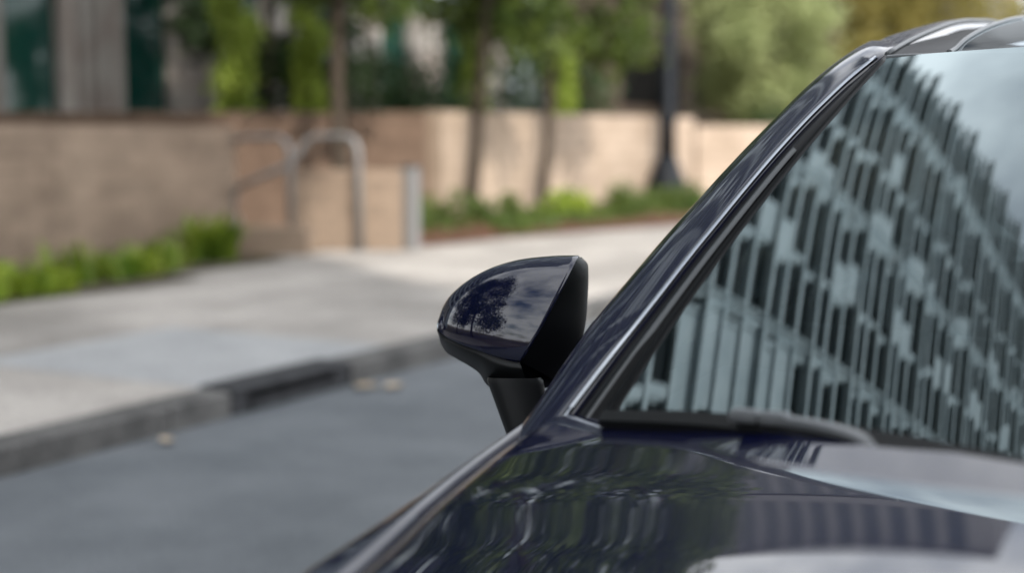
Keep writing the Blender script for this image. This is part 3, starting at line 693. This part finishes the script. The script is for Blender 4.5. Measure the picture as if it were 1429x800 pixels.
for mir in (False, True):
    paint = []; trim = []; sealr = []; moulding = []
    for t in ts:
        S = Vector(itp(S_t, t)); G = Vector(Gp(t)); f = fr(t); w_ = (G-S)
        nrm = Vector((-.55, -.35, .75)); nrm = (nrm-w_.normalized()*nrm.dot(w_.normalized())).normalized()
        sec = [S+Vector((.05, .035, -.05)), S+Vector((.012, .018, -.024)), S+Vector((.002, .006, -.008))]
        for q in lin(0, 1, 13)[0:]:
            bulge = .016*math.sin(math.pi*min(1, q*.98))**.8
            sec.append(S+w_*(q*f)+nrm*bulge*(1 if f < .9 else .5))
        e = sec[-1]; sec += [e-nrm*.004+w_.normalized()*.002, e-nrm*.016+w_.normalized()*.003]
        paint.append([tuple(p) for p in sec])
        if 0 <= t <= .74: moulding.append(sec[-3])
        if t <= .82:
            e2 = S+w_*f; k = [e2-nrm*.012, e2+w_*(1-f)*.12-nrm*.004, e2+w_*(1-f)*.52-nrm*.003, e2+w_*(1-f)*.56-nrm*.009, G-w_.normalized()*.004-nrm*.006+Vector((0, 0, .004)), G+w_.normalized()*.006+nrm*.004, G+w_.normalized()*.012-nrm*.004]
            trim.append([tuple(p) for p in k])
            p0 = e2+w_*(1-f)*.44
            if t < .5: sealr.append([tuple(p0-nrm*.0045), tuple(p0-nrm*.0005+w_*.01), tuple(p0+w_.normalized()*.006-nrm*.0005), tuple(p0+w_.normalized()*.008-nrm*.006)])
    P(loft('roof_pillar', paint, M['paint'], car, mir))
    mol = MB(); mol.tube([((p[0] if not mir else -p[0]), p[1], p[2]) for p in moulding], .0042, 8); P(mol.build('pillar_molding', M['bright_edge'], car, True))  # added bright tube imitating the sky highlight along the pillar
    P(loft('pillar_trim', trim, M['black_gloss'], car, mir))
    P(loft('pillar_seal', sealr, M['seal'], car, mir))
    # door glass and its black frame
    gl = []; frm = []
    for t in [q for q in ts if .04 < q < 2.2]:
        S = Vector(itp(S_t, t)); zb = itp(sil_t, S.y)[1]+.004; xb = itp(sil_t, S.y)[0]+.02
        top = S+Vector((.014, .02, -.03)); bot = Vector((xb, S.y+.02, zb))
        if top.z < zb+.01: top.z = zb+.01
        gl.append([tuple(top.lerp(bot, q)+Vector((-.012*math.sin(math.pi*q), 0, 0))) for q in lin(0, 1, 6)])
    P(loft('side_window', gl, M['side_glass'], car, mir))
    bs = []
    for Y in lin(1.69, 4.2, 50):
        sx_, sz_ = itp(sil_t, Y); bs.append([(sx_+.05, Y, sz_+.0), (sx_+.046, Y, sz_+.016), (sx_+.02, Y, sz_+.018), (sx_+.012, Y, sz_-.004)])
    P(loft('window_sill', bs, M['black_gloss'], car, mir))
# roof ----------------------------------------------------------------------
rz_t = [(2.17, 1.398), (2.255, 1.410), (2.32, 1.4265), (2.45, 1.451), (2.64, 1.478), (2.853, 1.501), (3.1, 1.515), (3.4, 1.514), (3.9, 1.455), (4.2, 1.36), (4.6, 1.10)]
def roof_front(X): return gy(1.402)-.085*(1-abs(X/.566)**2.1)+.012
def roof_z(X, Y): return itp(rz_t, Y)+.02*(1-(X/.46)**2)*min(1, max(0, (Y-2.2)/.5)) if abs(X) < .46 else itp(rz_t, Y)-.028*((abs(X)-.46)/.11)**1.5*min(1, (Y-2.15)/.6)
def roof_fn(x0, x1):
    def f(u, v):
        X = x0+(x1-x0)*u; Yf = roof_front(X); Y = Yf+(4.3-Yf)*v; return (X, Y, roof_z(X, Y))
    return f
vr = [q**1.5 for q in lin(0, 1, 50)]
for s in (-1, 1):
    P(grid('roof_side_panel', roof_fn(s*.468, s*.562), lin(0, 1, 10), vr, M['black_gloss'], car))
    rb = MB(); pts = []
    for v in vr:
        Yf = roof_front(.46); Y = Yf+(4.25-Yf)*v; pts.append((s*.464, Y, roof_z(.46, Y)+.002))
    rb.tube(pts, .0042, 8); P(rb.build('roof_molding', M['seal'], car, True))
    dm = MB(); pts = []
    for t in [q for q in ts if .75 < q < 2.2]:
        g = Vector(Gp(t)); pts.append((-s*g.x if s < 0 else -g.x, g.y, g.z+.003)) if False else pts.append((s*abs(g.x), g.y, g.z+.0025))
    dm.tube(pts, .0045, 8); P(dm.build('roof_ditch_molding', M['seal'], car, True))
P(grid('roof_glass', roof_fn(-.46, .46), lin(0, 1, 40), vr, M['roof_glass'], car))
P(grid('headliner', lambda u, v: (lambda p: (p[0], p[1]+.03, p[2]-.03))(roof_fn(-.56, .56)(u, v)), lin(0, 1, 12), lin(0, 1, 20), M['interior'], car))
hd = []
for x in lin(-.562, .562, 60):
    Yf = roof_front(x); z = roof_z(x, Yf)
    hd.append([(x, Yf-.016, z-.010), (x, Yf-.014, z-.002), (x, Yf-.007, z+.0015), (x, Yf+.001, z+.0005), (x, Yf+.003, z-.008)])
P(loft('header_trim', hd, M['seal'], car))
# rear screen, tail
P(grid('rear_window', lambda u, v: (u*(.56+.12*v), 4.30+.42*v, 1.325-.33*v), lin(-1, 1, 20), lin(0, 1, 10), M['roof_glass'], car))
P(grid('tailgate', lambda u, v: (u*(.72-.0*v), 4.74+.10*math.sin(math.pi*v)*(1-.5*u*u), .985-.72*v), lin(-1, 1, 20), lin(0, 1, 12), M['paint'], car))
# cowl and wipers -------------------------------------------------------------
cw = []
for u in lin(-.985, .985, 70):
    x, y_, z = hood_fn(u, 3); g = Vector(screen(max(-1, min(1, x/.715)), .948)); 
    yg = max(g.y+.02, y_+.03)
    cw.append([(x, y_+.003, z-.018), (x, y_+.012, z-.020), (x*.99, (y_+yg)/2, z-.022), (x*.985, yg, max(z-.03, .93))])
P(loft('cowl', cw, M['black_plastic'], car))
def on_glass(X, z, off): return Vector(screen(X/gx(z), z, off))
BLADE = [(-.70, .944), (-.55, .958), (-.47, .962), (-.39, .965), (-.30, .964), (-.21, .960), (0, .955)]
def wiper(pivot, mid, tipA, tipB, side):
    A, B = tipA, tipB
    # spoiler shaped blade lying along the foot of the glass
    sec = []
    n = 26
    for i in range(n):
        u = i/(n-1); X = A[0]+(B[0]-A[0])*u; z = itp(BLADE, X) if side < 0 else A[1]+(B[1]-A[1])*u; c = on_glass(X, z, .004)
        k = (math.sin(math.pi*min(1, .03+u*.97)))**.35
        hgt = (.010+.010*k); dep = .018
        sec.append([tuple(c+Vector((0, -.003, 0))), tuple(c+Vector((0, -.010, hgt*.9))), tuple(c+Vector((0, -.018, hgt))), tuple(c+Vector((0, -dep-.012, hgt*.35))), tuple(c+Vector((0, -dep-.006, -.006))), tuple(c+Vector((0, -.003, -.002)))])
    o = P(sharpen(loft('wiper', sec, M['black_plastic'], car), 40))
    m = on_glass(*mid, .018)+Vector((0, -.016, .008)); pv = Vector(pivot)
    am = MB(); pts = [pv, pv.lerp(m, .25)+Vector((0, 0, .014)), pv.lerp(m, .6)+Vector((0, 0, .012)), m]
    # flat tapered arm
    ring = []
    for i, p in enumerate(arc_path(pts, .08, 5)):
        d = (m-pv).normalized(); sd = d.cross(Vector((0, -.3, 1))).normalized(); up = sd.cross(d).normalized(); t_ = i/17
        wd = .0085-.003*t_; hh = .0045
        ring.append([tuple(p-sd*wd-up*hh), tuple(p-sd*wd+up*hh*.4), tuple(p-sd*wd*.6+up*hh), tuple(p+sd*wd*.6+up*hh), tuple(p+sd*wd+up*hh*.4), tuple(p+sd*wd-up*hh), tuple(p-sd*wd-up*hh)])
    sharpen(loft('wiper_arm', ring, M['grey_plastic'], o), 30)
    cl = MB(); d = (on_glass(B[0], B[1], 0)-on_glass(A[0], A[1], 0)).normalized()
    for q0, q1 in ((-.036, -.003), (.0, .030)):
        rot = d.to_track_quat('X', 'Z').to_matrix().to_4x4(); rot.translation = m+d*0+Vector((0, 0, .004))
        cl.box(q0, q1, -.009, .009, -.010, .004, .003, rot)
    cl.build('wiper_clip', M['grey_plastic'], o)
    cp = MB(); cp.lathe([(.016, -.03), (.016, .004), (.012, .010), (.004, .012)], pv, 16); cp.build('pivot_cap', M['black_plastic'], o, True)
wiper((-.325, 1.380, .962), (-.475, .961), (-.690, .951), (-.02, .975), -1)
wiper((.36, 1.40, .968), (.20, .962), (.02, .960), (.66, .953), 1)
# interior ----------------------------------------------------------------------
def dashf(u, v): 
    y = itp([(0, 1.46), (.5, 1.72), (.8, 1.86), (1, 1.90)], v); return (u*.70, y+.10*u*u, itp([(0, .93), (.4, .945), (.8, .945), (.95, .92), (1, .62)], v)+(.03 if u > .2 and u < .85 and .6 < v < .9 else 0))
P(grid('dashboard', dashf, lin(-1, 1, 40), lin(0, 1, 24), M['dash'], car))
b = MB()
a_ = [(math.cos(q)*.185, math.sin(q)*.185) for q in lin(0, 2*math.pi, 33)]
b.tube([(.37+x, 2.06+z*.38, .93+z*.92) for x, z in a_], .015, 8); b.tube([(.2, 2.06, .93), (.54, 2.06, .93)], .014, 6); b.tube([(.37, 1.92, .9), (.37, 2.06, .93)], .045, 10)
P(b.build('steering_wheel', M['interior'], car, True))
def seat(x, y_):
    def back(u, v):
        wv = .245*(1-.25*v**3); return (x+u*wv, y_+.05+.22*v-.05*(1-u*u)+.07*abs(u)**3*0, .42+.62*v)
    o = P(grid('seat', back, lin(-1, 1, 14), lin(0, 1, 14), M['interior'], car))
    b = MB(); b.box(x-.25, x+.25, y_-.46, y_+.06, .30, .44, .05); o2 = b.build('seat_cushion', M['interior'], o)
    b = MB(); b.box(x-.13, x+.13, y_+.25, y_+.34, 1.08, 1.25, .035); b.tube([(x-.05, y_+.29, 1.0), (x-.05, y_+.29, 1.1)], .007, 6); b.tube([(x+.05, y_+.29, 1.0), (x+.05, y_+.29, 1.1)], .007, 6)
    b.build('headrest', M['interior'], o)
for x, y_ in ((-.37, 2.62), (.37, 2.62), (-.35, 3.5), (.35, 3.5)): seat(x, y_)
# wheels ------------------------------------------------------------------------
wh = None
for x in (-.84, .84):
    for y_ in (.62, 3.62):
        if wh is None:
            prof = [(.22, -.10), (.30, -.105), (.335, -.09), (.345, -.06), (.345, .06), (.335, .09), (.30, .105), (.22, .10)]
            b = MB(); b.lathe(prof, n=40); wh = b.build('wheel', M['rubber'], car, True); sharpen(wh, 50)
            b = MB(); b.lathe([(.222, -.085), (.222, .085), (.20, .075), (.19, .03)], n=30)
            for k in range(5):
                m_ = Matrix.Rotation(k*2*math.pi/5, 4, 'Z'); b.box(.02, .205, -.035, .035, .035, .07, .008, m_)
            b.lathe([(.06, .02), (.06, .08), (.04, .085)], n=16); rim = b.build('rim', M['alloy'], wh)
            c = wh
        else:
            c = again(wh, car); again(rim, c)
        c.matrix_parent_inverse = Matrix.Translation(-O)
        c.location = (x, y_, .345); c.rotation_euler = (0, R(90) if x > 0 else R(-90), 0)
# door mirror ---------------------------------------------------------------------
yaw, pit = R(28.7), R(6.04)
Rv = Vector((math.cos(yaw), math.sin(yaw), 0)); Fv = Vector((-math.sin(yaw)*math.cos(pit), math.cos(yaw)*math.cos(pit), -math.sin(pit))); Uv = Rv.cross(Fv)
MO = Vector((-1.0153, 1.8663, 1.0120)); PX = 2.14/1984.7
def mp(x, y_, w_): return MO+Rv*((x-715)*PX)-Uv*((y_-440)*PX)-Fv*w_     # axes of the mirror body: across, up, out
T_c = [(0, (599, 452)), (.10, (608, 427)), (.25, (634, 399)), (.42, (672, 376)), (.6, (715, 362)), (.8, (764, 356)), (1, (805, 355))]
B_c = [(0, (599, 463)), (.10, (609, 472)), (.25, (631, 482)), (.5, (664, 493)), (.8, (702, 504)), (1, (721, 507))]
L_c = [(0, (599, 472)), (.06, (602, 486)), (.12, (608, 496)), (.25, (626, 507)), (.4, (646, 517)), (.52, (662, 528)), (.62, (673, 544)), (.8, (704, 557)), (1, (738, 561))]
def wbase(x):                                             # how far the shell stands out at a given width
    t = (x-608)/200; b0 = R(76); b1 = R(14); sb_ = math.sin(b0)+(math.sin(b1)-math.sin(b0))*max(0, t); return .165*(math.sqrt(max(0, 1-sb_*sb_))-math.cos(b1))
A0 = R(-16)
def cap(s, a, off=0.0):
    bx, by = itp(B_c, s); tx, ty = itp(T_c, s)
    k = (math.sin(a)-math.sin(A0))/(1-math.sin(A0))
    bow = -6*math.sin(math.pi*max(0, min(1, k)))*max(0, s-.4)/.6*0
    x = bx+(tx-bx)*(k**.92 if k > 0 else k)+bow; y_ = by+(ty-by)*k
    hs = abs(by-ty)*PX; Dd = min(.085, .30*hs+.025)
    return mp(x, y_, wbase(x)+Dd*(math.cos(a)-1)*1.0+off)
def shell_x(x): pass
sm = P(grid('side_mirror', lambda u, v: tuple(cap(u, v, -.004)), [q**1.5 for q in lin(0, 1, 40)], lin(A0, R(150), 50), M['black_plastic'], car))
def cap_rows():
    us_ = [q**1.6 for q in lin(0, 1, 44)]; vs2 = lin(A0, R(118), 46); rows = []
    for v in vs2:
        row = [cap(u, v, 0) for u in us_]
        e = row[-1]; row += [e+Rv*.0012-(-Fv)*.0018, e+Rv*.0014-(-Fv)*.008]
        rows.append([tuple(p) for p in row])
    r0 = [tuple(Vector(p)-(-Fv)*.006-Uv*.0008) for p in rows[0]]
    return [r0, [tuple(Vector(p)-(-Fv)*.0015-Uv*.0006) for p in rows[0]]]+rows
loft('mirror_cap', cap_rows(), M['paint'], sm)
# inner flank of the housing: from the cap edge back to the glass
R_c = [(0, (778, 545)), (.15, (797, 515)), (.3, (811, 485)), (.45, (818, 455)), (.62, (821, 420)), (.8, (822, 385)), (.92, (820, 367)), (1, (812, 357))]
def flank(v, u):
    e = cap(1, A0+(R(112)-A0)*v, -.003) if v >= 0 else None
    k = v; rx, ry = itp(R_c, v); r_ = mp(rx, ry, -.115-.0*v)
    mid = (e+r_)/2+Rv*.010+(-Fv)*.004
    p = e*(1-u)**2+mid*2*u*(1-u)+r_*u*u
    return tuple(p)
fl = [[flank(v, u) for u in lin(0, 1, 16)]+[tuple(Vector(flank(v, 1))-Rv*.010+Fv*.018), tuple(Vector(flank(v, 1))-Rv*.03+Fv*.022)] for v in lin(0, 1, 30)]
loft('mirror_flank', fl, M['black_plastic'], sm)
# lower shell
def low_rows():
    rows = []
    for s in lin(0, 1, 40):
        t0 = cap(s, A0, -.003); x, y_ = itp(L_c, s); bx, by = itp(B_c, s)
        wb = wbase(bx); row = [t0, t0-Uv*.0016+(Fv)*.005]
        d0 = mp(bx+(x-bx)*.15, by+(y_-by)*.15, wb-.004)
        for q in lin(.12, 1, 10):
            row.append(mp(bx+(x-bx)*q, by+(y_-by)*q, wb-.002-.052*(1-math.cos(q*math.pi/2))))
        row.append(mp(x+4, y_-2, wb-.10)); row.append(mp(x+10, y_-10, wb-.16))
        rows.append([tuple(p) for p in row])
    return rows
loft('lower_shell', low_rows(), M['black_plastic'], sm)
# underside between the lower shell, the flank and the foot
un = []
for i in range(14):
    u = i/13; a_ = mp(712+u*69, 505+u*18, wbase(712)-.006-.10*u); 
    bq = mp(724+u*53, 552-u*4, wbase(735)-.05-.06*u); un.append([tuple(a_), tuple((a_+bq)/2+(-Fv)*.006), tuple(bq), tuple(bq+Fv*.05)])
loft('under_shell', un, M['black_plastic'], sm)
# foot
ft = []
for q in lin(0, 1, 18):
    cx_ = 713+22*q; cy_ = 530+86*q; half = 41-9*q; c = mp(cx_, cy_, -.055+.0*q)
    if q < .05: half -= 3
    ring = []
    for k in range(17):
        a = 2*math.pi*k/16; ca, sa = math.cos(a), math.sin(a)
        ring.append(tuple(c+Rv*(half*PX*math.copysign(abs(ca)**.7, ca))+(-Fv)*(.034*math.copysign(abs(sa)**.7, sa))))
    ft.append(ring)
loft('mirror_foot', ft, M['black_plastic'], sm)
# turn lamp strip at the tip
tl = [[tuple(cap(s, A0+(R(60)-A0)*q, .0016)) for s in (0.0, .004, .011, .020)] for q in lin(.10, .95, 12)]
loft('turn_lamp', tl, M['lens'], sm)
# mirror glass, facing back
gq = [[tuple(mp(668+128*u+10*v, 495-95*v, -.118-.012*u)) for u in lin(0, 1, 6)] for v in lin(0, 1, 6)]
loft('mirror_glass', gq, M['mirror'], sm)
